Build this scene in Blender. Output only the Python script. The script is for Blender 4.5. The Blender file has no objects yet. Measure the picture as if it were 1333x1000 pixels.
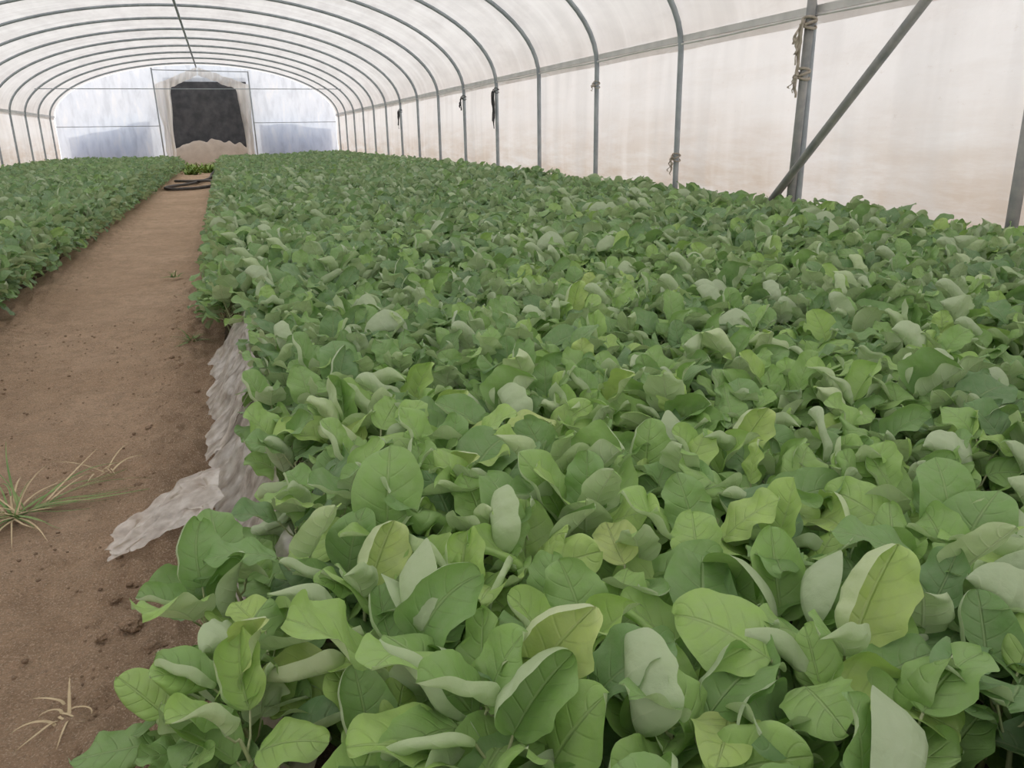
import bpy, bmesh, math, random
import numpy as np
from mathutils import Vector, Matrix, noise
random.seed(7); rng=np.random.default_rng(7)
scene=bpy.context.scene
scene.view_settings.view_transform='Standard'
scene.view_settings.look='None'
scene.view_settings.exposure=0.0
COL=scene.collection
H=0.80; XC=-0.44; HW=3.96; XR=XC+HW; XL=XC-HW
ZS=1.42; ZT=2.92; Y0=-1.8; YE=27.0

# ------------------------------------------------------------ helpers
def tag(o,label=None,cat=None,group=None,kind=None):
    if label:o["label"]=label
    if cat:o["category"]=cat
    if group:o["group"]=group
    if kind:o["kind"]=kind
    return o
def mk(name,verts,faces,mats=(),smooth=True,uv=None,tint=None,midx=None,parent=None):
    me=bpy.data.meshes.new(name)
    if isinstance(faces,np.ndarray):
        V=np.asarray(verts,dtype=np.float32);n=len(V);m=len(faces)
        me.vertices.add(n);me.vertices.foreach_set('co',V.ravel())
        me.loops.add(m*4);me.loops.foreach_set('vertex_index',faces.astype(np.int32).ravel())
        me.polygons.add(m)
        me.polygons.foreach_set('loop_start',np.arange(0,m*4,4,dtype=np.int32))
        if uv is not None:
            l=me.uv_layers.new(name='UVMap')
            l.data.foreach_set('uv',np.asarray(uv,dtype=np.float32)[faces.ravel()].ravel())
        if tint is not None:
            a=me.attributes.new('tint','FLOAT','POINT');a.data.foreach_set('value',np.asarray(tint,dtype=np.float32))
        if midx is not None: me.polygons.foreach_set('material_index',midx.astype(np.int32))
        me.update(calc_edges=True)
    else:
        me.from_pydata([tuple(v) for v in verts],[],faces);me.update()
    if smooth: me.polygons.foreach_set('use_smooth',[True]*len(me.polygons))
    me.validate()
    for m_ in mats: me.materials.append(m_)
    o=bpy.data.objects.new(name,me);COL.objects.link(o)
    if parent:o.parent=parent
    return o
def tube(pts,r,seg=10,cap=True):
    pts=[Vector(p) for p in pts];n=len(pts);V=[];F=[]
    rs=r if isinstance(r,(list,tuple)) else [r]*n
    up=None
    for i,p in enumerate(pts):
        t=(pts[min(i+1,n-1)]-pts[max(i-1,0)]).normalized()
        if up is None:
            up=Vector((0,1,0)) if abs(t.y)<.9 else Vector((1,0,0))
        a=(up-t*up.dot(t)).normalized();b=t.cross(a);up=a
        for k in range(seg):
            q=2*math.pi*k/seg
            V.append(p+(a*math.cos(q)+b*math.sin(q))*rs[i])
    for i in range(n-1):
        for k in range(seg):
            k2=(k+1)%seg
            F.append((i*seg+k,i*seg+k2,(i+1)*seg+k2,(i+1)*seg+k))
    if cap:
        F.append(tuple(range(seg-1,-1,-1)));F.append(tuple((n-1)*seg+k for k in range(seg)))
    return V,F
def merge(parts):
    V=[];F=[]
    for v,f in parts:
        o=len(V);V+=list(v);F+=[tuple(i+o for i in q) for q in f]
    return V,F
def grid(fn,nu,nv):
    V=[fn(i/nu,j/nv) for i in range(nu+1) for j in range(nv+1)]
    F=[(i*(nv+1)+j,(i+1)*(nv+1)+j,(i+1)*(nv+1)+j+1,i*(nv+1)+j+1) for i in range(nu) for j in range(nv)]
    return V,F
def box(x0,x1,y0,y1,z0,z1):
    V=[(x,y,z) for x in(x0,x1) for y in(y0,y1) for z in(z0,z1)]
    return V,[(0,1,3,2),(4,6,7,5),(0,4,5,1),(2,3,7,6),(0,2,6,4),(1,5,7,3)]
def nz(x,y,z=0): return noise.noise(Vector((x,y,z)))
def sm(a,b,x):
    t=max(0,min(1,(x-a)/(b-a)));return t*t*(3-2*t)

# ------------------------------------------------------------ materials
class NT:
    def __init__(s,name):
        s.m=bpy.data.materials.new(name);s.m.use_nodes=True;s.t=s.m.node_tree;s.t.nodes.clear()
        s.out=s.n('ShaderNodeOutputMaterial')
    def n(s,ty,**k):
        nd=s.t.nodes.new(ty)
        for a,b in k.items():
            if a=='inp':
                for i,v in b.items():
                    if hasattr(v,'is_output') : s.t.links.new(v,nd.inputs[i])
                    else: nd.inputs[i].default_value=v
            else: setattr(nd,a,b)
        return nd
    def math(s,op,a,b=0.0,c=0.0,clamp=False):
        nd=s.n('ShaderNodeMath',operation=op,use_clamp=clamp,inp={0:a,1:b,2:c});return nd.outputs[0]
    def mix(s,f,a,b,blend='MIX'):
        nd=s.n('ShaderNodeMix',data_type='RGBA',blend_type=blend)
        for i,v in((0,f),(6,a),(7,b)):
            if hasattr(v,'is_output'): s.t.links.new(v,nd.inputs[i])
            else: nd.inputs[i].default_value=v if i==0 else (*v,1) if len(v)==3 else v
        return nd.outputs[2]
    def noise(s,scale,vec=None,detail=4,rough=.55,stretch=None,dist=0.0):
        if vec is None: vec=s.n('ShaderNodeNewGeometry').outputs['Position']
        if stretch: vec=s.n('ShaderNodeVectorMath',operation='MULTIPLY',inp={0:vec,1:stretch}).outputs[0]
        return s.n('ShaderNodeTexNoise',inp={'Vector':vec,'Scale':scale,'Detail':detail,'Roughness':rough,'Distortion':dist}).outputs['Fac']
    def ramp(s,f,lo,hi,a=0.0,b=1.0):
        nd=s.n('ShaderNodeMapRange',inp={0:f,1:lo,2:hi,3:a,4:b});return nd.outputs[0]
    def bump(s,h,strength,dist):
        return s.n('ShaderNodeBump',inp={'Height':h,'Strength':strength,'Distance':dist}).outputs[0]
    def surf(s,sh): s.t.links.new(sh,s.out.inputs[0]);return s.m

def leaf_mat():
    t=NT('eggplant_leaf')
    uv=t.n('ShaderNodeUVMap',uv_map='UVMap').outputs[0]
    sp=t.n('ShaderNodeSeparateXYZ',inp={0:uv}).outputs
    u=sp[0];v=sp[1]
    sa=t.math('ABSOLUTE',t.math('MULTIPLY_ADD',u,2.0,-1.0))
    ph=t.math('MULTIPLY',t.math('SUBTRACT',v,t.math('MULTIPLY',t.math('POWER',sa,1.3),.26)),34.0)
    wave=t.math('MULTIPLY_ADD',t.math('SINE',ph),.5,.5)
    side=t.math('POWER',wave,30.0)
    side=t.math('MULTIPLY',side,t.ramp(sa,.92,.35,0,1))
    mid=t.ramp(sa,.06,.015,0,1)
    vein=t.math('MAXIMUM',t.math('MULTIPLY',side,.45),mid)
    tint=t.n('ShaderNodeAttribute',attribute_name='tint').outputs['Fac']
    rnd=t.n('ShaderNodeObjectInfo').outputs['Random']
    pos=t.n('ShaderNodeNewGeometry')
    py=t.n('ShaderNodeSeparateXYZ',inp={0:pos.outputs['Position']}).outputs[1]
    patch=t.noise(1.1,detail=3)
    k=t.math('ADD',tint,t.math('MULTIPLY_ADD',rnd,.12,-.05))
    k=t.math('ADD',k,t.ramp(patch,.35,.68,-.12,.14))
    k=t.math('ADD',k,t.ramp(py,.9,5.5,.09,-.04),clamp=True)  # near leaves lighter, far ones darker: sky glow painted into the leaf colour
    cr=t.n('ShaderNodeValToRGB',inp={0:k}).outputs
    el=t.t.nodes[-1].color_ramp.elements
    el[0].position=0;el[0].color=(.105,.205,.095,1)
    el[1].position=1;el[1].color=(.56,.68,.24,1)
    for p,c in((.26,(.155,.290,.115,1)),(.50,(.240,.420,.130,1)),(.72,(.355,.565,.155,1)),(.92,(.46,.65,.18,1))):
        e=el.new(p);e.color=c
    fine=t.noise(55,detail=4);puck=t.noise(26,detail=2)
    top=t.mix(t.ramp(py,1.8,8.0,0,.45),cr[0],(.205,.315,.200))  # same painted light falloff: leaves turn darker and greyer down the tunnel
    top=t.mix(t.ramp(fine,.3,.7,0,.30),top,(.37,.45,.29))
    top=t.mix(t.math('MULTIPLY',vein,.25),top,(.52,.62,.34))
    und=t.mix(.62,top,(.66,.74,.54))
    und=t.mix(t.math('MULTIPLY',vein,.38),und,(.74,.79,.60))
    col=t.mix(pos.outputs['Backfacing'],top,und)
    h=t.math('ADD',t.math('MULTIPLY',vein,-.7),t.math('MULTIPLY',fine,.7))
    h=t.math('ADD',h,t.math('MULTIPLY',puck,2.4))
    h=t.math('ADD',h,t.math('MULTIPLY',wave,-.15))
    bp=t.bump(h,.7,.0035)
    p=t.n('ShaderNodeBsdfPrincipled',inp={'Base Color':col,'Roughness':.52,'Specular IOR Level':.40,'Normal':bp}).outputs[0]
    tr=t.n('ShaderNodeBsdfTranslucent',inp={'Color':t.mix(.5,col,(.40,.66,.13)),'Normal':bp}).outputs[0]
    return t.surf(t.n('ShaderNodeMixShader',inp={0:.23,1:p,2:tr}).outputs[0])
def simple(name,c1,c2,scale=20,rough=.7,metal=0,bump=.2,dist=.003,stretch=None,spec=.3):
    t=NT(name);f=t.noise(scale,stretch=stretch)
    col=t.mix(t.ramp(f,.35,.68),c1,c2)
    return t.surf(t.n('ShaderNodeBsdfPrincipled',inp={'Base Color':col,'Roughness':rough,'Metallic':metal,'Specular IOR Level':spec,
        'Normal':t.bump(f,bump,dist)}).outputs[0])
def film(name,ca,cb,stretch,scale=1.0,transp=0.0,diffuse=.22,lo=.38,hi=.7,gloss=.06,bump=.25,c3=None,str3=(1,1,1),s3=2.3,f3=.75,fold=0.0,fstr=(1,1,1),fscale=3.0,base=0.0):
    t=NT(name)
    f=t.noise(scale,stretch=stretch,detail=5,rough=.55)
    col=t.mix(t.ramp(f,lo,hi),ca,cb)
    if c3:
        g=t.noise(s3,stretch=str3,detail=8,rough=.7)
        col=t.mix(t.ramp(g,.50,.72,0,f3),col,c3)
    if base:
        z=t.n('ShaderNodeSeparateXYZ',inp={0:t.n('ShaderNodeNewGeometry').outputs['Position']}).outputs[2]
        g=t.noise(1.7,stretch=(1,.5,3),detail=8,rough=.7)
        m=t.math('MULTIPLY',t.ramp(z,1.05,.4,0,1),t.ramp(g,.34,.60,.1,base))
        col=t.mix(m,col,(.62,.53,.44))
        g2=t.noise(9,stretch=(1,1,1.6),detail=6,rough=.8)
        col=t.mix(t.ramp(g2,.62,.73,0,.4),col,(.58,.52,.46))
    if fold:  # wrinkle shading painted into the film colour: dark creases, bright ridges
        c=t.noise(fscale,stretch=fstr,detail=3,rough=.5,dist=.3)
        col=t.mix(t.ramp(c,.5,.34,0,fold),col,tuple(x*.7 for x in cb))
        col=t.mix(t.ramp(c,.54,.68,0,fold),col,(1,.99,.98))
    w=t.noise(5,detail=5)
    bp=t.bump(w,bump,.04)
    tr=t.n('ShaderNodeBsdfTranslucent',inp={'Color':col,'Normal':bp}).outputs[0]
    df=t.n('ShaderNodeBsdfDiffuse',inp={'Color':col,'Normal':bp}).outputs[0]
    s=t.n('ShaderNodeMixShader',inp={0:diffuse,1:tr,2:df}).outputs[0]
    gl=t.n('ShaderNodeBsdfGlossy',inp={'Color':(1,1,1,1),'Roughness':.28,'Normal':bp}).outputs[0]
    s=t.n('ShaderNodeMixShader',inp={0:gloss,1:s,2:gl}).outputs[0]
    if transp:
        tp=t.n('ShaderNodeBsdfTransparent',inp={'Color':(.97,.98,1,1)}).outputs[0]
        s=t.n('ShaderNodeMixShader',inp={0:t.ramp(f,.3,.7,transp*.7,min(1,transp*1.3)),1:s,2:tp}).outputs[0]
    return t.surf(s)
def soil_mat(name,a,b,c,gap=.35,edge=False):
    t=NT(name)
    big=t.noise(1.5,detail=6,rough=.6);mid=t.noise(13,detail=9,rough=.75);fine=t.noise(120,detail=6,rough=.8);gr=t.noise(300,detail=3,rough=.7)
    m5=t.noise(4.5,detail=7,rough=.7)
    col=t.mix(t.ramp(big,.38,.62),a,b)
    col=t.mix(t.ramp(m5,.50,.64,0,.40),col,c)
    col=t.mix(t.ramp(mid,.45,.64,0,.60),col,c)
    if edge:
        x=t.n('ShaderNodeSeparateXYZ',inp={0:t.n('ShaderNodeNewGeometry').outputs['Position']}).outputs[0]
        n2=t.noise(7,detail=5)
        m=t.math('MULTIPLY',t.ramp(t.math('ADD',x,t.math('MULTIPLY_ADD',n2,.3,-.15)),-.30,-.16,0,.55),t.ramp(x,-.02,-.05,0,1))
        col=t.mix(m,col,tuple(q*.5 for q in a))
    col=t.mix(t.ramp(fine,.48,.68,0,.60),col,tuple(x*.40 for x in a))
    col=t.mix(t.ramp(gr,.53,.66,0,gap*2.2),col,(.98,.82,.64))
    h=t.math('ADD',t.math('ADD',t.math('MULTIPLY',mid,1.0),t.math('MULTIPLY',fine,.8)),t.math('MULTIPLY',gr,.3))
    return t.surf(t.n('ShaderNodeBsdfPrincipled',inp={'Base Color':col,'Roughness':.95,'Specular IOR Level':.12,'Normal':t.bump(h,1.0,.018)}).outputs[0])

M_leaf=leaf_mat()
M_stem=simple('seedling_stem',(.38,.44,.22),(.48,.51,.32),40,.6)
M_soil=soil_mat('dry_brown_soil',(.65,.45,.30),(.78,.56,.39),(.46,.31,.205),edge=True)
M_clod=soil_mat('crumb_soil',(.48,.33,.22),(.56,.40,.28),(.38,.255,.17),.15)
M_bed=soil_mat('dark_bed_soil',(.13,.095,.065),(.17,.125,.085),(.09,.065,.045),.05)
M_pipe=simple('galvanised_pipe',(.30,.335,.365),(.41,.45,.48),9,.55,.12,.1)
M_post=simple('weathered_pipe',(.26,.275,.28),(.38,.38,.37),12,.65,.12,.2)
M_rail=simple('pale_rail',(.60,.60,.595),(.72,.71,.70),6,.5,.1,.1)
M_roof=film('roof_film',(.78,.75,.72),(.69,.66,.635),(6,.8,1.5),1.0,c3=(.59,.55,.52),str3=(1.2,.4,1.2),f3=.6,fold=.2,fstr=(.5,3,.5),fscale=1.6)
M_wall=film('side_film',(.895,.905,.905),(.825,.83,.825),(1,.4,1.2),1.0,c3=(.73,.695,.655),str3=(1,.3,2.0),s3=1.4,f3=.5,diffuse=.16,fold=.28,fstr=(1,2.6,.30),fscale=1.3,base=.9)
M_end=film('end_film',(.84,.885,.955),(.74,.79,.88),(1.2,1,.5),1.2,transp=.16,diffuse=.25,gloss=.08,bump=.4,fold=.50,fstr=(2.6,1,.8),fscale=2.0)
M_curt=film('curtain_film',(1.0,.97,.91),(.90,.84,.77),(5,1,.5),2.0,diffuse=.12,bump=.4,fold=.30,fstr=(6,1,.5),fscale=1.6,transp=.12)
M_scrap=film('dusty_film',(.98,.93,.86),(.72,.64,.56),(1,1,1),26.0,transp=.42,diffuse=.70,gloss=.22,bump=.15)
M_cloth=simple('beige_cloth',(.50,.45,.38),(.36,.32,.27),30,.9)
M_black=simple('black_cloth',(.04,.04,.045),(.08,.08,.08),30,.8)
M_hose=simple('black_hose',(.05,.045,.045),(.10,.09,.08),20,.55)
M_net=simple('shade_net',(.07,.072,.080),(.12,.12,.13),5,.9)
M_blue=simple('blue_sheet',(.40,.50,.74),(.56,.66,.86),1.3,.6)
M_grass=simple('grass_green',(.15,.26,.09),(.28,.37,.15),30,.7)
M_straw=simple('dry_straw',(.66,.54,.35),(.50,.40,.25),30,.8)
M_heap=simple('heap_sheet',(.60,.52,.45),(.46,.39,.33),3,.85)
M_weed=simple('weed_leaf',(.22,.36,.08),(.34,.45,.14),10,.7)

# ------------------------------------------------------------ ground
xs=np.concatenate([np.linspace(-14,-1.5,14),np.linspace(-1.4,.05,120),np.linspace(.2,14,14)])
ys=np.concatenate([np.linspace(-14,.3,8),np.linspace(.4,4,300),np.linspace(4.05,12,140),np.linspace(12.3,34,50)])
V=[];
for x in xs:
    for y in ys:
        z=0
        if -1.45<x<.1 and .3<y<30:
            e=min(1,abs(x+1.45)*5,abs(.1-x)*5)
            side=max(0,1-abs(x+.2)/.16)+max(0,1-abs(x+1.05)/.2)
            z=(.012*nz(x*3,y*2)+.012*nz(x*11,y*9,3)+(.008+.022*side)*max(-.2,nz(x*28,y*26,7))+(.002+.008*side)*nz(x*60,y*55,2)+ .02*side)*e
        V.append((x,y,z))
ny=len(ys);F=[(i*ny+j,(i+1)*ny+j,(i+1)*ny+j+1,i*ny+j+1) for i in range(len(xs)-1) for j in range(ny-1)]
tag(mk('floor',V,F,[M_soil]),"bare brown trodden soil path and ground of the greenhouse","ground",kind='structure')
def rise(x): return .045*sm(1.2,3.0,x)
def bedslab(x0,x1):
    def f(u,v):
        x=x0+(x1-x0)*u;y=.0+25.6*v
        e=min(u*(x1-x0),(1-u)*(x1-x0),v*25.6,(1-v)*25.6)
        return (x,y,-.01+(.07+rise(x))*min(1,e/.07)+.006*nz(x*6,y*6) if e>0 else -.02)
    return grid(f,60,160)
v,f=bedslab(-.10,3.42);tag(mk('seedbed',v,f,[M_bed]),"long raised soil seedbed under dense eggplant seedlings","soil bed")
v,f=bedslab(-4.3,-1.14);tag(mk('seedbed',v,f,[M_bed]),"raised soil seedbed beyond the path with seedlings","soil bed")

# ------------------------------------------------------------ shell
def arch(a,hw=HW,zt=ZT):
    return (XC+hw*math.cos(a), ZS+(zt-ZS)*math.sin(a))
hoopY=[2.87+1.56*n for n in range(-3,16)]
def roofpt(u,v):
    a=math.pi*(.0+u);y=Y0+(YE-Y0)*v
    ph=((y-2.87)/1.56)%1.0
    sag=.035*math.sin(math.pi*ph)**2
    x,z=arch(a,HW+.045-sag*.6,ZT+.045-sag)
    return (x,y,z)
v,f=grid(roofpt,56,296);tag(mk('ceiling',v,f,[M_roof]),"whitish translucent plastic film roof with dusty streaks","roof",kind='structure')
def wallpt(X,s):
    def g(u,v):
        y=Y0+(YE-Y0)*v;z=-.02+(1.51+.02)*u
        ph=((y-2.87)/1.56)%1.0
        return (X-s*.03*math.sin(math.pi*ph)**2*math.sin(math.pi*u)+.02*nz(y*1.4,z*2.2,X)*min(1,(1-u)*5),y,z)
    return g
v,f=grid(wallpt(XR+.042,1),18,320);tag(mk('wall_right',v,f,[M_wall]),"white translucent plastic film side wall with brown stains","wall",kind='structure')
v,f=grid(wallpt(XL-.042,-1),18,200);tag(mk('wall_left',v,f,[M_wall]),"white translucent plastic film side wall","wall",kind='structure')
def endwall(y,hole=None,x0=None,x1=None,amp=.03):
    x0=XL if x0 is None else x0;x1=XR if x1 is None else x1
    def g(u,v):
        x=x0+(x1-x0)*u
        c=min(1,abs(x-XC)/HW);top=ZS+(ZT-ZS)*math.sqrt(max(0,1-c*c))
        z0=-.02 if hole is None or not(hole[0]<x<hole[1]) else hole[2]
        z=z0+(top-z0)*v
        return (x,y+amp*nz(x*2.2,z*1.6,5)+amp*.6*nz(x*6,z*3,9),z)
    return g
DX0,DX1=-1.42,.92
parts=[grid(endwall(YE,x1=DX0),40,40),grid(endwall(YE,x0=DX1),40,40),grid(endwall(YE,hole=(-9,9,2.46),x0=DX0,x1=DX1),20,6)]
v,f=merge(parts);tag(mk('wall_back',v,f,[M_end]),"wrinkled clear plastic film end wall with an open doorway","wall",kind='structure')
v,f=grid(endwall(Y0),40,20);tag(mk('wall_front',v,f,[M_wall]),"plastic film end wall","wall",kind='structure')

# hoops
pts=[(XR,-.05),(XR,.5),(XR,1.0)]+[arch(math.pi*i/48) for i in range(49)]+[(XL,1.0),(XL,.5),(XL,-.05)]
hv,hf=tube([(x,0,z) for x,z in pts],.023,10)
base=None
for i,y in enumerate(hoopY):
    if base is None:
        base=mk('greenhouse_hoop',hv,hf,[M_pipe]);o=base
    else:
        o=base.copy();COL.objects.link(o)
    o.location.y=y
    tag(o,"blue-grey galvanised steel pipe hoop holding up the film","greenhouse frame hoop",group="steel hoops of the greenhouse")
def pipe(name,a,b,r,mat,label,cat,group=None,n=2):
    p=[Vector(a).lerp(Vector(b),i/(n-1)) for i in range(n)]
    v,f=tube(p,r,10);o=mk(name,v,f,[mat]);tag(o,label,cat,group);return o
yy=[Y0+(YE-Y0)*i/60 for i in range(61)]
v,f=tube([(XC,y,ZT-.045-.01*abs(math.sin(y*2))) for y in yy],.022,8);tag(mk('ridge_purlin',v,f,[M_pipe]),"dark thin ridge pipe running along the roof top","purlin")
def rail(X,name):
    z=1.50
    sx=-1 if X>XC else 1
    v,f=box(X-.012,X+.018,Y0,YE,z-.022,z+.022)
    v2,f2=tube([(X+.0+sx*.018,y,z-.040+.005*math.sin(y*3.1)) for y in yy],.008,6)
    v,f=merge([(v,f),(v2,f2)])
    return tag(mk(name,v,f,[M_rail],smooth=False),"pale metal film-fixing rail along the side wall","rail",group="film fixing rails")
rail(XR+.012,'film_rail');rail(XL-.012,'film_rail')
pipe('diagonal_brace',(XR-.06,5.02,-.03),(XR-.17,3.03,1.74),.026,M_post,"grey diagonal steel brace pipe leaning across a wall post","brace pipe")
pipe('support_post',(XR-.045,4.46,-.03),(XR-.045,4.40,1.60),.028,M_post,"weathered grey upright post tied with cloth strips","post")
pipe('support_post',(XR-.04,2.83,-.03),(XR-.04,2.83,1.0),.028,M_post,"short weathered upright pipe against the film wall","post")

def ribbon(p0,p1,w,seed,n=14,curl=.02,dirx=(0,1,0)):
    V=[];F=[];p0=Vector(p0);p1=Vector(p1)
    for i in range(n+1):
        t=i/n;c=p0.lerp(p1,t)+Vector((-abs(nz(t*3,seed))*curl,nz(t*4,seed+5)*curl*1.5,0))
        ww=w*(1-.4*t+.3*nz(t*5,seed+9));a=seed+t*2.2
        dd=Vector((math.cos(a)*.6,math.sin(a),0)).normalized()
        V+= [c-dd*ww/2,c+Vector((-.008,0,0)),c+dd*ww/2]
    for i in range(n):
        for k in range(2):F.append((i*3+k,i*3+k+1,(i+1)*3+k+1,(i+1)*3+k))
    return V,F
def tie(x,y,z,r,mat,length,seed,label,tails=3,w=.035,th=.009,spread=.05):
    parts=[]
    for j in range(3):
        ring=[(x+(r+th+.001+.006*nz(j,k,seed))*math.cos(k*math.pi/8),y+(r+th+.001+.006*nz(k,j,seed))*math.sin(k*math.pi/8),z+(j-1)*.018+.015*math.sin(k*math.pi/8+j*2)) for k in range(17)]
        parts.append(tube(ring,th,6,cap=False))
    kn=[(x-r-.015+.012*math.cos(k),y+.016*math.sin(k*1.7),z+.016*math.sin(k)) for k in range(7)]
    parts.append(tube(kn,th+.002,6))
    for j in range(tails):
        parts.append(ribbon((x-r-.02,y+.006*(j-1),z-.005),(x-r-.03-.01*j,y+spread*(j-1)*.6+.01*math.sin(seed+j),z-length*(1-.2*j)),w,seed+j))
    v,f=merge(parts);return tag(mk('cloth_tie',v,f,[mat]),label,"cloth tie",group="cloth ties on the posts")
tie(XR-.045,4.41,1.42,.030,M_cloth,.30,1,"beige ragged cloth strips knotted around the weathered post",tails=4,w=.030,spread=.025)
tie(XR-.045,4.43,1.13,.030,M_cloth,.14,4,"beige rag strip knotted around the weathered post",tails=3,w=.026,spread=.03)
tie(XR,hoopY[5],.60,.026,M_cloth,.14,8,"pale rag tied low on a hoop leg",tails=2,th=.005,w=.025)
tie(XR,hoopY[6],1.25,.026,M_cloth,.06,9,"grey strap tied around a hoop leg",tails=1,th=.004)
tie(XR,hoopY[8],1.36,.026,M_black,.48,11,"long black cloth strip hanging from a hoop leg",tails=2,w=.045,th=.004)
tie(XR,hoopY[9],1.34,.026,M_black,.18,13,"black cloth strip hanging from a hoop leg",tails=2,w=.04,th=.004)
tie(XR,hoopY[12],1.30,.026,M_black,.35,15,"black cloth strip hanging from a hoop leg",tails=2,w=.05,th=.004)

# end frame
GR="end wall frame pipes"
def epipe(a,b,r=.03): return pipe('frame_pipe',a,b,r,M_pipe,"grey steel pipe of the end wall frame","frame pipe",GR)
yE=YE-.05
epipe((-1.62,yE-.2,-.02),(-1.66,yE-.2,2.82),.020);epipe((1.04,yE-.2,-.02),(1.0,yE-.2,2.74),.020)
epipe((-1.66,yE-.26,2.76),(1.0,yE-.26,2.72),.012)
epipe((XL,yE,1.22),(-1.62,yE,1.22),.010);epipe((1.04,yE,1.28),(XR,yE,1.28),.010)
epipe((XL+.15,hoopY[16],2.05),(XR-.15,hoopY[16],2.05),.010)

# curtains: draped film gathered from the lintel centre to the sides
XM=-.42
def curtain(outer,leg,foot_shift,s):
    w=abs(outer-XM)
    def g(u,v):
        x=outer+(XM+s*.01-outer)*u
        d=abs(x-XM)/w
        top=2.86-.50*d+.03*nz(x*5,s)
        opening=top-.22-.06*d+.02*nz(x*7,3)
        k=sm(leg*.85,leg+.16,abs(x-outer))
        bot=-.02+(opening+.02)*k
        z=top+(bot-top)*v
        xs_=x+foot_shift*sm(2.1,0,z)*(1-k)
        cx=outer-s*leg*.5+foot_shift
        pinch=.30*math.exp(-((z-1.2)/.5)**2)+.25*sm(1.6,0,z)
        xs_=xs_+(cx-xs_)*pinch*(1-k)
        return (xs_+.03*nz(z*3,x*3,s),YE-.13+.05*math.sin(x*30+v*3)*(.4+.6*v)+.05*nz(x*4,z*3,s),z)
    return grid(g,80,70)
v,f=curtain(-1.66,.32,.08,-1);tag(mk('door_curtain',v,f,[M_curt]),"cream plastic door curtain gathered beside the opening","curtain",group="door curtains")
v,f=curtain(1.02,.26,-.02,1);tag(mk('door_curtain',v,f,[M_curt]),"cream plastic door curtain hanging at the doorway edge","curtain",group="door curtains")

# outside
def netf(u,v):
    x=-1.42+2.36*u;z=.0+2.6*v
    return (x,27.5+.05*math.sin(x*5)+.03*nz(x*3,z*2),z)
v,f=grid(netf,60,20);tag(mk('shade_net',v,f,[M_net]),"dark grey shade net hanging outside the doorway","shade net")
def heap(u,v):
    x=-1.36+2.25*u;y=26.95+.45*v
    b=math.sin(math.pi*(.08+.84*u))**.28*math.sin(math.pi*v)**.6
    return (x,y,-.02+b*(.80+.14*nz(x*1.7,y*1.4)+.10*nz(x*6,y*5)))
v,f=grid(heap,60,30);tag(mk('covered_heap',v,f,[M_heap]),"low heap covered by a beige sheet in the doorway","heap")
def tarp(x0,x1,h,slope,sd):
    def g(u,v):
        x=x0+(x1-x0)*u
        top=h*(.86+slope*(u-.5)+.16*nz(x*1.1,sd))
        return (x,27.35+.06*nz(x*2,v*2,sd)+.1*v*v,-.02+v*top)
    return grid(g,60,16)
v,f=tarp(-4.2,-1.95,1.35,.3,1);tag(mk('blue_tarp',v,f,[M_blue]),"blue tarpaulin standing outside the clear end film","tarpaulin",group="blue tarpaulins outside")
v,f=tarp(1.2,3.40,1.40,-.2,4);tag(mk('blue_tarp',v,f,[M_blue]),"blue tarpaulin standing outside the clear end film","tarpaulin",group="blue tarpaulins outside")

# hose on path
def hose(pts,label):
    P=[]
    for i in range(len(pts)-1):
        a=pts[max(0,i-1)];b=pts[i];c=pts[i+1];d=pts[min(len(pts)-1,i+2)]
        for k in range(10):
            t=k/10
            P.append([.5*((2*b[j])+(-a[j]+c[j])*t+(2*a[j]-5*b[j]+4*c[j]-d[j])*t*t+(-a[j]+3*b[j]-3*c[j]+d[j])*t**3) for j in range(3)])
    v,f=tube(P,.026,8);return tag(mk('hose',v,f,[M_hose]),label,"hose")
hose([(-.22,22.5,.04),(-.28,20.0,.05),(-.30,18.0,.05),(-.55,16.4,.04),(-.95,15.2,.04),(-.85,14.5,.04),(-.45,14.6,.04),(-.22,14.9,.06),(-.26,15.8,.10),(-.60,16.9,.05),(-.95,17.4,.04)],"black flexible hose lying looped across the soil path")

# plastic along bed edge
def strip(y0,y1,sd,w=1.0,x00=.03):
    def g(u,v):
        y=y0+(y1-y0)*v
        e=.018*nz(y*4,1,sd)
        fold=nz(y*18,u*2.0,sd)*.012+nz(y*44,u*5,sd)*.004+abs(nz(y*7,u*2,sd+4))*-.014+.004*nz(y*20,u*14,sd)
        x=x00-.125*u*w-.045*max(0,u-.75)*2+e*(.3+.7*u)+fold
        z=.205-.195*u**1.2+.012*nz(y*10,u*4,sd+2)
        if u<.12:z+=.03*nz(y*9,3,sd)
        if u>.85:z+=.012*abs(nz(y*15,sd))
        return (x,y+.01*nz(y*8,u*8),max(.012+.006*nz(y*20,u*9),z))
    return grid(g,30,int((y1-y0)*260))
v,f=strip(.7,2.12,1.3,x00=.035);tag(mk('plastic_sheet',v,f,[M_scrap]),"dusty whitish plastic film edging along the seedbed side","plastic film",group="plastic film edging")
v,f=strip(2.04,3.12,7.3,1.0,x00=.025);tag(mk('plastic_sheet',v,f,[M_scrap]),"dusty whitish plastic film edging along the seedbed side","plastic film",group="plastic film edging")
def flap(u,v):
    x=-.09-.21*u;y=1.57+.26*v*(1-.35*u)+.03*math.sin(u*5)-.04*u*(v-.5)
    edge=.022*nz(u*4,v*4,2)
    z=.022+.045*(1-u)**2+.022*math.sin(u*math.pi*.9+.4)*(.4+.6*v)+.018*abs(nz(u*3+v*2,v*3,1))+.008*abs(nz(u*7,v*7-u*4,4))+.002*abs(nz(u*20,v*20,4))
    return (x+edge+.014*nz(v*7,u*7,8),y+edge+.014*nz(v*6,u*9,3),max(.02,z))
v,f=grid(flap,80,70);tag(mk('plastic_scrap',v,f,[M_scrap]),"crumpled torn flap of clear plastic on the path soil","plastic scrap")

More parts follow.
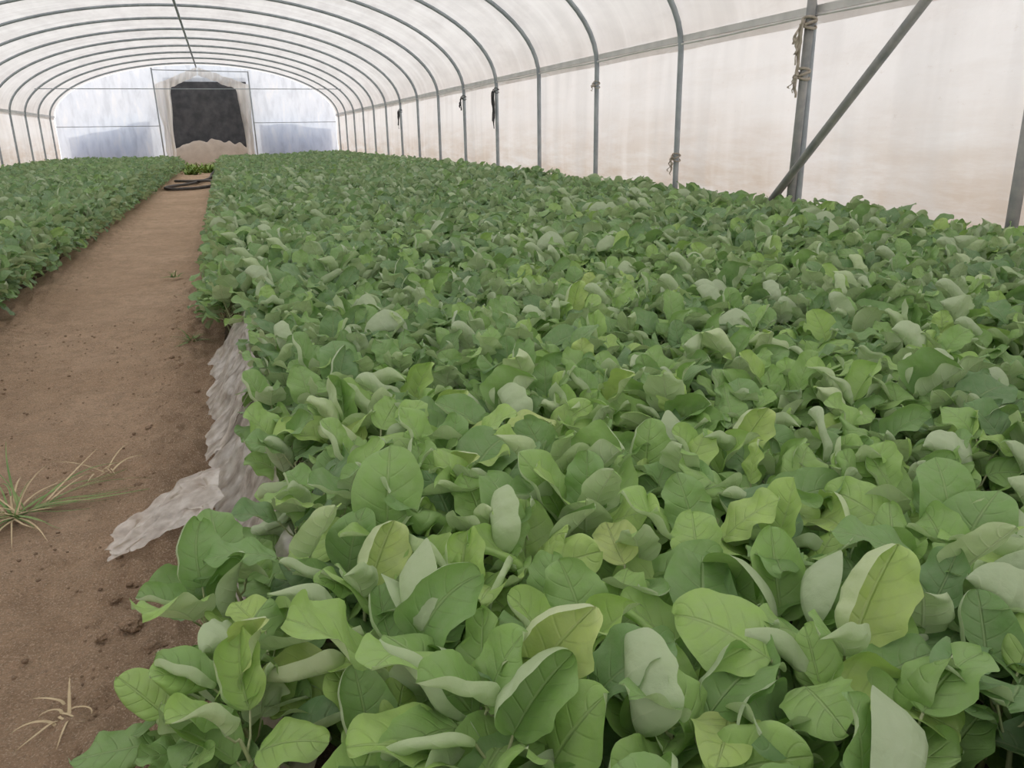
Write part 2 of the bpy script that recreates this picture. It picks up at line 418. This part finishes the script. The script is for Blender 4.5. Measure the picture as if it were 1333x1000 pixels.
# grass tufts
def blade(p,az,L,w,e0,droop,sd,n=9,bend=0):
    V=[];F=[];x=0;z=0;px,py=p[0],p[1]
    for i in range(n+1):
        t=i/n;phi=e0-droop*t;ww=w*(1-t**2)*.5+.0003;a=az+bend*t
        c=Vector((px,py,p[2]+z));d=Vector((-math.sin(a),math.cos(a),.25*math.sin(sd)))
        V+=[c-d*ww,c+Vector((0,0,-.0006)),c+d*ww]
        px+=math.cos(phi)*L/n*math.cos(a);py+=math.cos(phi)*L/n*math.sin(a);z+=math.sin(phi)*L/n
        if z<.004: z=.004
    for i in range(n):
        for k in range(2):F.append((i*3+k,i*3+k+1,(i+1)*3+k+1,(i+1)*3+k))
    return V,F
def tuft(x,y,n,L,label,straw=.3,w=.004,name='grass_tuft',e=(0.15,1.2),grp="grass tufts on the path",az=(0,6.28),bend=.5):
    R=random.Random(int(x*1000)+int(y*77))
    g=[];s=[]
    for i in range(n):
        b=blade((R.gauss(0,.010),R.gauss(0,.010),.0),R.uniform(*az),L*R.uniform(.5,1.1),w*R.uniform(.6,1.2),R.uniform(*e),R.uniform(.4,1.1),R.uniform(0,6),bend=R.uniform(-bend,bend))
        (s if R.random()<straw else g).append(b)
    em=bpy.data.objects.new(name,None);COL.objects.link(em);em.location=(x,y,.012)
    if g:
        v,f=merge(g);o=mk('green_blades',v,f,[M_grass],parent=em)
    if s:
        v,f=merge(s);o=mk('dry_blades',v,f,[M_straw],parent=em);o["label"]="dry straw-coloured blades"
    tag(em,label,"grass",group=grp)
tuft(-.525,1.87,50,.20,"half-dry green grass tuft growing in the path soil",.35,w=.0045,e=(.1,.8))
tuft(-.49,1.90,12,.26,"thin straggling grass tuft spreading over the path",.2,w=.004,e=(.15,.5),az=(-.3,1.1))
tuft(-.36,2.08,8,.12,"few dry grass stalks on the path",.9,e=(.1,.7))
tuft(-.31,1.12,9,.07,"withered straw-coloured grass root on the soil",1.0,w=.004,e=(0,.45),bend=2.6)
tuft(-.20,3.4,26,.09,"small green weed tuft beside the bed",.1,w=.008)
tuft(-.36,5.2,16,.09,"small green weed tuft on the path",.1,w=.008)
tuft(-.22,4.4,14,.08,"small green weed tuft beside the bed",.1,w=.008)
for k,(x,y) in enumerate([(-.75,21.5),(-.35,22.3),(-.9,23.5),(-.5,24.6),(-.15,23.4),(-.6,22.8),(-.95,25.2),(-.2,25.4)]):
    R=random.Random(k);g=[blade((R.gauss(0,.07),R.gauss(0,.07),0),R.uniform(0,6.28),.30*R.uniform(.6,1.2),.06,R.uniform(.4,1.3),1.0,k) for _ in range(60)]
    v,f=merge(g);o=mk('weed_clump',v,f,[M_weed]);o.location=(x,y,.0);tag(o,"bright green weed clump at the end of the path","weed",group="weeds at the path end")

# soil clods
parts=[];R=random.Random(5)
bm=bmesh.new();bmesh.ops.create_icosphere(bm,subdivisions=2,radius=1);iv=[v.co.copy() for v in bm.verts];jf=[tuple(v.index for v in q.verts) for q in bm.faces];bm.free()
for i in range(4200):
    if R.random()<.72: x=-.15-abs(R.gauss(0,.065));y=.8+4.2*R.random()**1.6
    elif R.random()<.4: x=-1.08+abs(R.gauss(0,.08));y=R.uniform(3,9)
    else: x=R.uniform(-1.05,-.2);y=R.uniform(.8,4)
    s=abs(R.gauss(0,.0021))+.0008
    if R.random()<.05 and x>-.30:s*=2.4
    ph=R.random()*9
    parts.append(([Vector((x,y,s*.3+.008+.012*nz(x*3,y*2)))+Vector((c.x*s*(1+.5*nz(c.x*2,c.y*2,ph)),c.y*s*(1+.5*nz(c.y*2,c.z*2,ph)),c.z*s*(.65+.3*nz(c.x*2,c.z*2,ph)))) for c in iv],jf))
v,f=merge(parts);tag(mk('soil_crumbs',v,f,[M_clod]),"scattered brown soil crumbs and small clods","soil crumbs",kind='stuff')
R=random.Random(9)
for k,(x,y,s) in enumerate([(-.235,1.32,.018),(-.27,1.42,.009),(-.21,1.45,.012),(-.20,1.24,.012),(-.28,1.30,.009)]):
    bm=bmesh.new();bmesh.ops.create_icosphere(bm,subdivisions=4,radius=s)
    for q in bm.verts:
        c=q.co/s;d=1+.4*nz(c.x*1.3,c.y*1.3,c.z*1.3+k*4)+.25*nz(c.x*4,c.y*4,c.z*4+k)+.12*nz(c.x*12,c.y*12,c.z*12);q.co*=d;q.co.z*=.6
    me=bpy.data.meshes.new('soil_clod');bm.to_mesh(me);bm.free();me.materials.append(M_soil)
    for p in me.polygons:p.use_smooth=True
    o=bpy.data.objects.new('soil_clod',me);COL.objects.link(o);o.location=(x,y,s*.35+.014)
    tag(o,"lump of dry brown soil beside the seedbed","soil clod",group="soil clods beside the bed")

# ------------------------------------------------------------ seedlings
def np_leaf(P,nt,ns):
    L,W,e0,droop,cup,wave,roll,az,base,tint,ph,fr,asym,side,lob,curl,tip=P
    q=np.linspace(0,1,nt+1)
    t=.5-.5*np.cos(np.pi*q) ; t=.70*t+.30*q
    s=np.linspace(-1,1,ns+1)
    tt=np.linspace(0,1,41);phi=e0-droop*tt**1.5
    mx=np.concatenate([[0],np.cumsum(np.cos(phi[:-1]))/40])*L;mz=np.concatenate([[0],np.cumsum(np.sin(phi[:-1]))/40])*L
    X=np.interp(t,tt,mx);Z=np.interp(t,tt,mz);PH=np.interp(t,tt,phi)
    tw=np.clip(t,0.0,1.0)**.92
    w=W/2*np.sqrt(np.clip(1-np.abs(2*tw-1)**2.2,0.0004,1))*(1.07-tip*t)
    T,S=np.meshgrid(t,s,indexing='ij')
    lo=1+lob*np.sin(T*fr*9+ph+(S>0)*2.1)+lob*.5*np.sin(T*fr*16+ph*2)
    Wd=w[:,None]*(1+(lo-1)*np.abs(S))
    A=np.abs(S)
    c=cup*(1+asym*S)
    cc=c*A*.9+curl*(S>0)*A**3
    yl=S*Wd*np.cos(cc)
    nl=A**1.25*Wd*np.sin(c)+np.abs(curl)*np.sign(curl)*(S>0)*A**3*Wd*.55+wave*L*(A**1.6)*np.sin(T*fr*6.5+ph+(S>0)*1.9)*(.35+.65*T)
    nl=nl+.008*L*np.sin(T*17+ph)*np.sin(A*np.pi)
    y_=side*L*T**2
    r=roll*(.3+.7*T)
    y2=yl*np.cos(r)-nl*np.sin(r);n2=yl*np.sin(r)+nl*np.cos(r)
    xx=X[:,None]-np.sin(PH)[:,None]*n2;zz=Z[:,None]+np.cos(PH)[:,None]*n2;yy=y2+y_
    ca,sa=math.cos(az),math.sin(az)
    V=np.stack([base[0]+xx*ca-yy*sa,base[1]+xx*sa+yy*ca,base[2]+zz],-1).reshape(-1,3)
    uv=np.stack([(S+1)/2,T],-1).reshape(-1,2)
    i,j=np.meshgrid(np.arange(nt),np.arange(ns),indexing='ij');a=(i*(ns+1)+j).ravel()
    Fc=np.stack([a,a+ns+1,a+ns+2,a+1],-1)
    return V,Fc,uv,np.full(len(V),tint)
def np_tube(pts,rs,seg=5):
    v,f=tube(pts,rs,seg,cap=False)
    return np.array([tuple(q) for q in v]),np.array(f)
def plant_params(R):
    hs=R.uniform(.165,.192);lean=(R.gauss(0,.012),R.gauss(0,.012))
    n=R.choice([6,6,7,7]);a0=R.uniform(0,6.28);leaves=[];pet=[]
    stem=[(0,0,0),(lean[0]*.4,lean[1]*.4,hs*.5),(lean[0],lean[1],hs)]
    for i in range(n):
        k=i/(n-1)
        hz=hs*(.50+.5*k);az=a0+i*2.4+R.gauss(0,.25)
        b=(lean[0]*hz/hs,lean[1]*hz/hs,hz)
        young=max(0,(k-.78)*4.5)
        pl_=R.uniform(.032,.052)*(1-.5*young);pe=.58+.45*k+R.gauss(0,.12)
        base=(b[0]+pl_*math.cos(pe)*math.cos(az),b[1]+pl_*math.cos(pe)*math.sin(az),b[2]+pl_*math.sin(pe))
        mid=tuple((b[q]+base[q])/2+(.006 if q==2 else 0)*-1 for q in range(3))
        pet.append([b,mid,base])
        L=R.uniform(.080,.108)*(1-.24*young);W=L*R.uniform(.68,.86)
        e0=pe-.32+R.gauss(0,.30);droop=R.uniform(.0,1.2)
        if R.random()<.30: e0=R.uniform(.75,1.25);droop=R.uniform(-.1,.8)
        cup=R.gauss(.19,.22)
        if R.random()<.11: cup=R.choice([-1,1,1])*R.uniform(.6,1.0)
        tint=min(.80,max(.04,R.gauss(.41,.17)+.08*young))
        curl=0 if R.random()<.60 else R.choice([-1,1])*R.uniform(.5,1.4)
        leaves.append((L,W,e0,droop,cup,R.uniform(.035,.105),R.gauss(0,.42),az+R.gauss(0,.25),base,tint,R.uniform(0,6.28),R.uniform(1.1,2.3),R.uniform(-.8,.8),R.gauss(0,.11),R.uniform(.025,.070),curl,R.uniform(.08,.28)))
    return stem,pet,leaves
def build_plant(P,nt,ns,stems=True,drop=0):
    stem,pet,leaves=P
    Vs=[];Fs=[];U=[];T=[];n=0
    for l in (leaves[drop:]):
        v,f,u,t=np_leaf(l,nt,ns);Vs.append(v);Fs.append(f+n);U.append(u);T.append(t);n+=len(v)
    fol=(np.concatenate(Vs),np.concatenate(Fs),np.concatenate(U),np.concatenate(T))
    st=None
    if stems:
        Vs=[];Fs=[];n=0
        for pp,rr in [(stem,[.0032,.003,.0022])]+[(q,[.0018,.0014,.0013]) for q in pet]:
            v,f=np_tube(pp,rr);Vs.append(v);Fs.append(f+n);n+=len(v)
        st=(np.concatenate(Vs),np.concatenate(Fs))
    return fol,st
R=random.Random(47)
NV=30
PP=[plant_params(R) for _ in range(NV)]
T_hi=[build_plant(p,24,14) for p in PP]
T_n=[build_plant(p,12,8) for p in PP]
T_m=[build_plant(p,7,4,True,1) for p in PP]
T_f=[build_plant(p,5,2,False,1) for p in PP]
th=math.radians(17.35);ps=math.radians(18.96)
def place(x0,x1,y0,y1,sp):
    L=[];y=y0;row=0
    while y<y1:
        s=sp(y);x=x0+(row%2)*s/2
        while x<x1:
            L.append((x+R.gauss(0,s*.2),y+R.gauss(0,s*.2),s));x+=s
        y+=s*.92;row+=1
    return L
sp=lambda y:.079 if y<3 else (.092 if y<8 else .112)
pts_all=[]
for side,(x0,x1) in enumerate([(.01,3.28),(-4.12,-1.17)]):
    for (x,y,s) in place(x0,x1,.12 if side==0 else 1.2,25.3,sp):
        be=math.degrees(math.atan2(x,y))
        if be<-52 or be>74: continue
        if (side==0 and x<x0-.02) or (side==1 and x>x1+.03): continue
        if side==0 and 1.15<y<3.1 and x<.045: continue
        if R.random()<.04: continue
        hsc=1.05+.10*nz(x*1.3,y*1.3,side)+.10*nz(x*4,y*4,2)+R.gauss(0,.06)
        hsc=min(hsc,1.17)
        sc=hsc*(1.0 if s<.085 else (1.13 if s<.1 else 1.23))
        if side==0 and y<3.2 and x<.12: sc*=.90
        if side==0: sc*=1+.04*sm(1.2,3.0,x)
        pts_all.append((x,y,sc,R.uniform(0,6.28),R.randrange(NV),R.gauss(0,.09),R.gauss(0,.09)))
def edge(x,sgn,y0,y1,step,lo,hi):
    y=y0
    while y<y1:
        pts_all.append((x+R.gauss(0,.012),y+R.gauss(0,.02),R.uniform(lo,hi),R.uniform(0,6.28),R.randrange(NV),R.gauss(0,.1),sgn))
        y+=step
edge(-1.16,.45,1.4,25,.08,.75,1.0);edge(-1.13,.8,1.4,25,.08,.55,.75)
edge(-.03,-.30,3.15,25,.08,.75,1.0);edge(-.06,-.70,3.4,25,.08,.5,.72)
edge(-.02,-.25,.70,1.12,.07,.85,.98);edge(-.035,-.50,.68,.94,.07,.75,.90)
def vis(p):
    x,y=p[0],p[1];z=.27-H
    r=x*math.cos(ps)-y*math.sin(ps);fh=x*math.sin(ps)+y*math.cos(ps)
    fw=fh*math.cos(th)-z*math.sin(th);up=fh*math.sin(th)+z*math.cos(th)
    if fw<=.05:return None
    return abs(r/fw*1039)<666+30 and abs(up/fw*1039)<500+70, fw
scored=[]
for i,p in enumerate(pts_all):
    q=vis(p)
    if q and q[0]: scored.append((q[1],i))
scored.sort();near=set(i for _,i in scored[:300])
def pmat(x,y,sc,rz,tx,ty):
    return Matrix.Translation((x,y,.060+rise(x)))@Matrix.Rotation(ty,4,'Y')@Matrix.Rotation(tx,4,'X')@Matrix.Rotation(rz,4,'Z')@Matrix.Scale(sc,4)
hi_me=[]
for k,(fol,st) in enumerate(T_hi):
    fo=mk('foliage',fol[0],fol[1],[M_leaf],uv=fol[2],tint=fol[3]);so=mk('stem',st[0],st[1],[M_stem])
    hi_me.append((fo.data,so.data));bpy.data.objects.remove(fo);bpy.data.objects.remove(so)
for i in sorted(near):
    x,y,sc,rz,k,tx,ty=pts_all[i]
    em=bpy.data.objects.new('eggplant_seedling',None);COL.objects.link(em)
    em.matrix_world=pmat(x,y,sc,rz,tx,ty);em.empty_display_size=.05
    for nm,me in(('foliage',hi_me[k][0]),('stem',hi_me[k][1])):
        o=bpy.data.objects.new(nm,me);COL.objects.link(o);o.parent=em
    tag(em,"young eggplant seedling with broad wavy green leaves in the bed","eggplant seedling",group="eggplant seedlings in the beds")
VV=[];FF=[];UU=[];TT=[];MI=[];n=0
for i,(x,y,sc,rz,k,tx,ty) in enumerate(pts_all):
    if i in near: continue
    d=math.hypot(x,y)
    tpl=T_n if d<4.5 else (T_m if d<13 else T_f)
    fol,st=tpl[k]
    Mx=pmat(x,y,sc,rz,tx,ty)
    if sc>1.12: Mx=Mx@Matrix.Diagonal((1,1,.93,1))
    M=np.array(Mx)
    dt=R.gauss(0,.06)+(.45 if R.random()<.004 else 0)
    v=fol[0]@M[:3,:3].T+M[:3,3];VV.append(v);FF.append(fol[1]+n);UU.append(fol[2]);TT.append(np.clip(fol[3]+dt,0,1));MI.append(np.zeros(len(fol[1])));n+=len(v)
    if st is not None and (d<3 or (x<-.0 and x>-1.4)):
        v=st[0]@M[:3,:3].T+M[:3,3];VV.append(v);FF.append(st[1]+n);UU.append(np.zeros((len(v),2)));TT.append(np.zeros(len(v)));MI.append(np.ones(len(st[1])));n+=len(v)
o=mk('eggplant_seedlings',np.concatenate(VV),np.concatenate(FF),[M_leaf,M_stem],uv=np.concatenate(UU),tint=np.concatenate(TT),midx=np.concatenate(MI))
tag(o,"dense green canopy of eggplant seedlings filling both beds","eggplant seedlings",group="eggplant seedlings in the beds",kind='stuff')
print('plants',len(pts_all),'verts',n)

# ------------------------------------------------------------ light & camera
w=bpy.data.worlds.new('World');scene.world=w;w.use_nodes=True
bg=w.node_tree.nodes['Background'];bg.inputs[0].default_value=(.98,.98,1.0,1);bg.inputs[1].default_value=1.50
cd=bpy.data.cameras.new('Camera');cam=bpy.data.objects.new('Camera',cd);COL.objects.link(cam)
cd.sensor_width=36;cd.lens=1039/1333*36;cd.clip_start=.02;cd.clip_end=200
fwd=Vector((math.sin(ps)*math.cos(th),math.cos(ps)*math.cos(th),-math.sin(th)))
r=Vector((math.cos(ps),-math.sin(ps),0));u=r.cross(fwd)
ro=math.radians(1.0);r2=r*math.cos(ro)-u*math.sin(ro);u2=u*math.cos(ro)+r*math.sin(ro)
M=Matrix((r2,u2,-fwd)).transposed().to_4x4();M.translation=(0,0,H);cam.matrix_world=M
scene.camera=cam
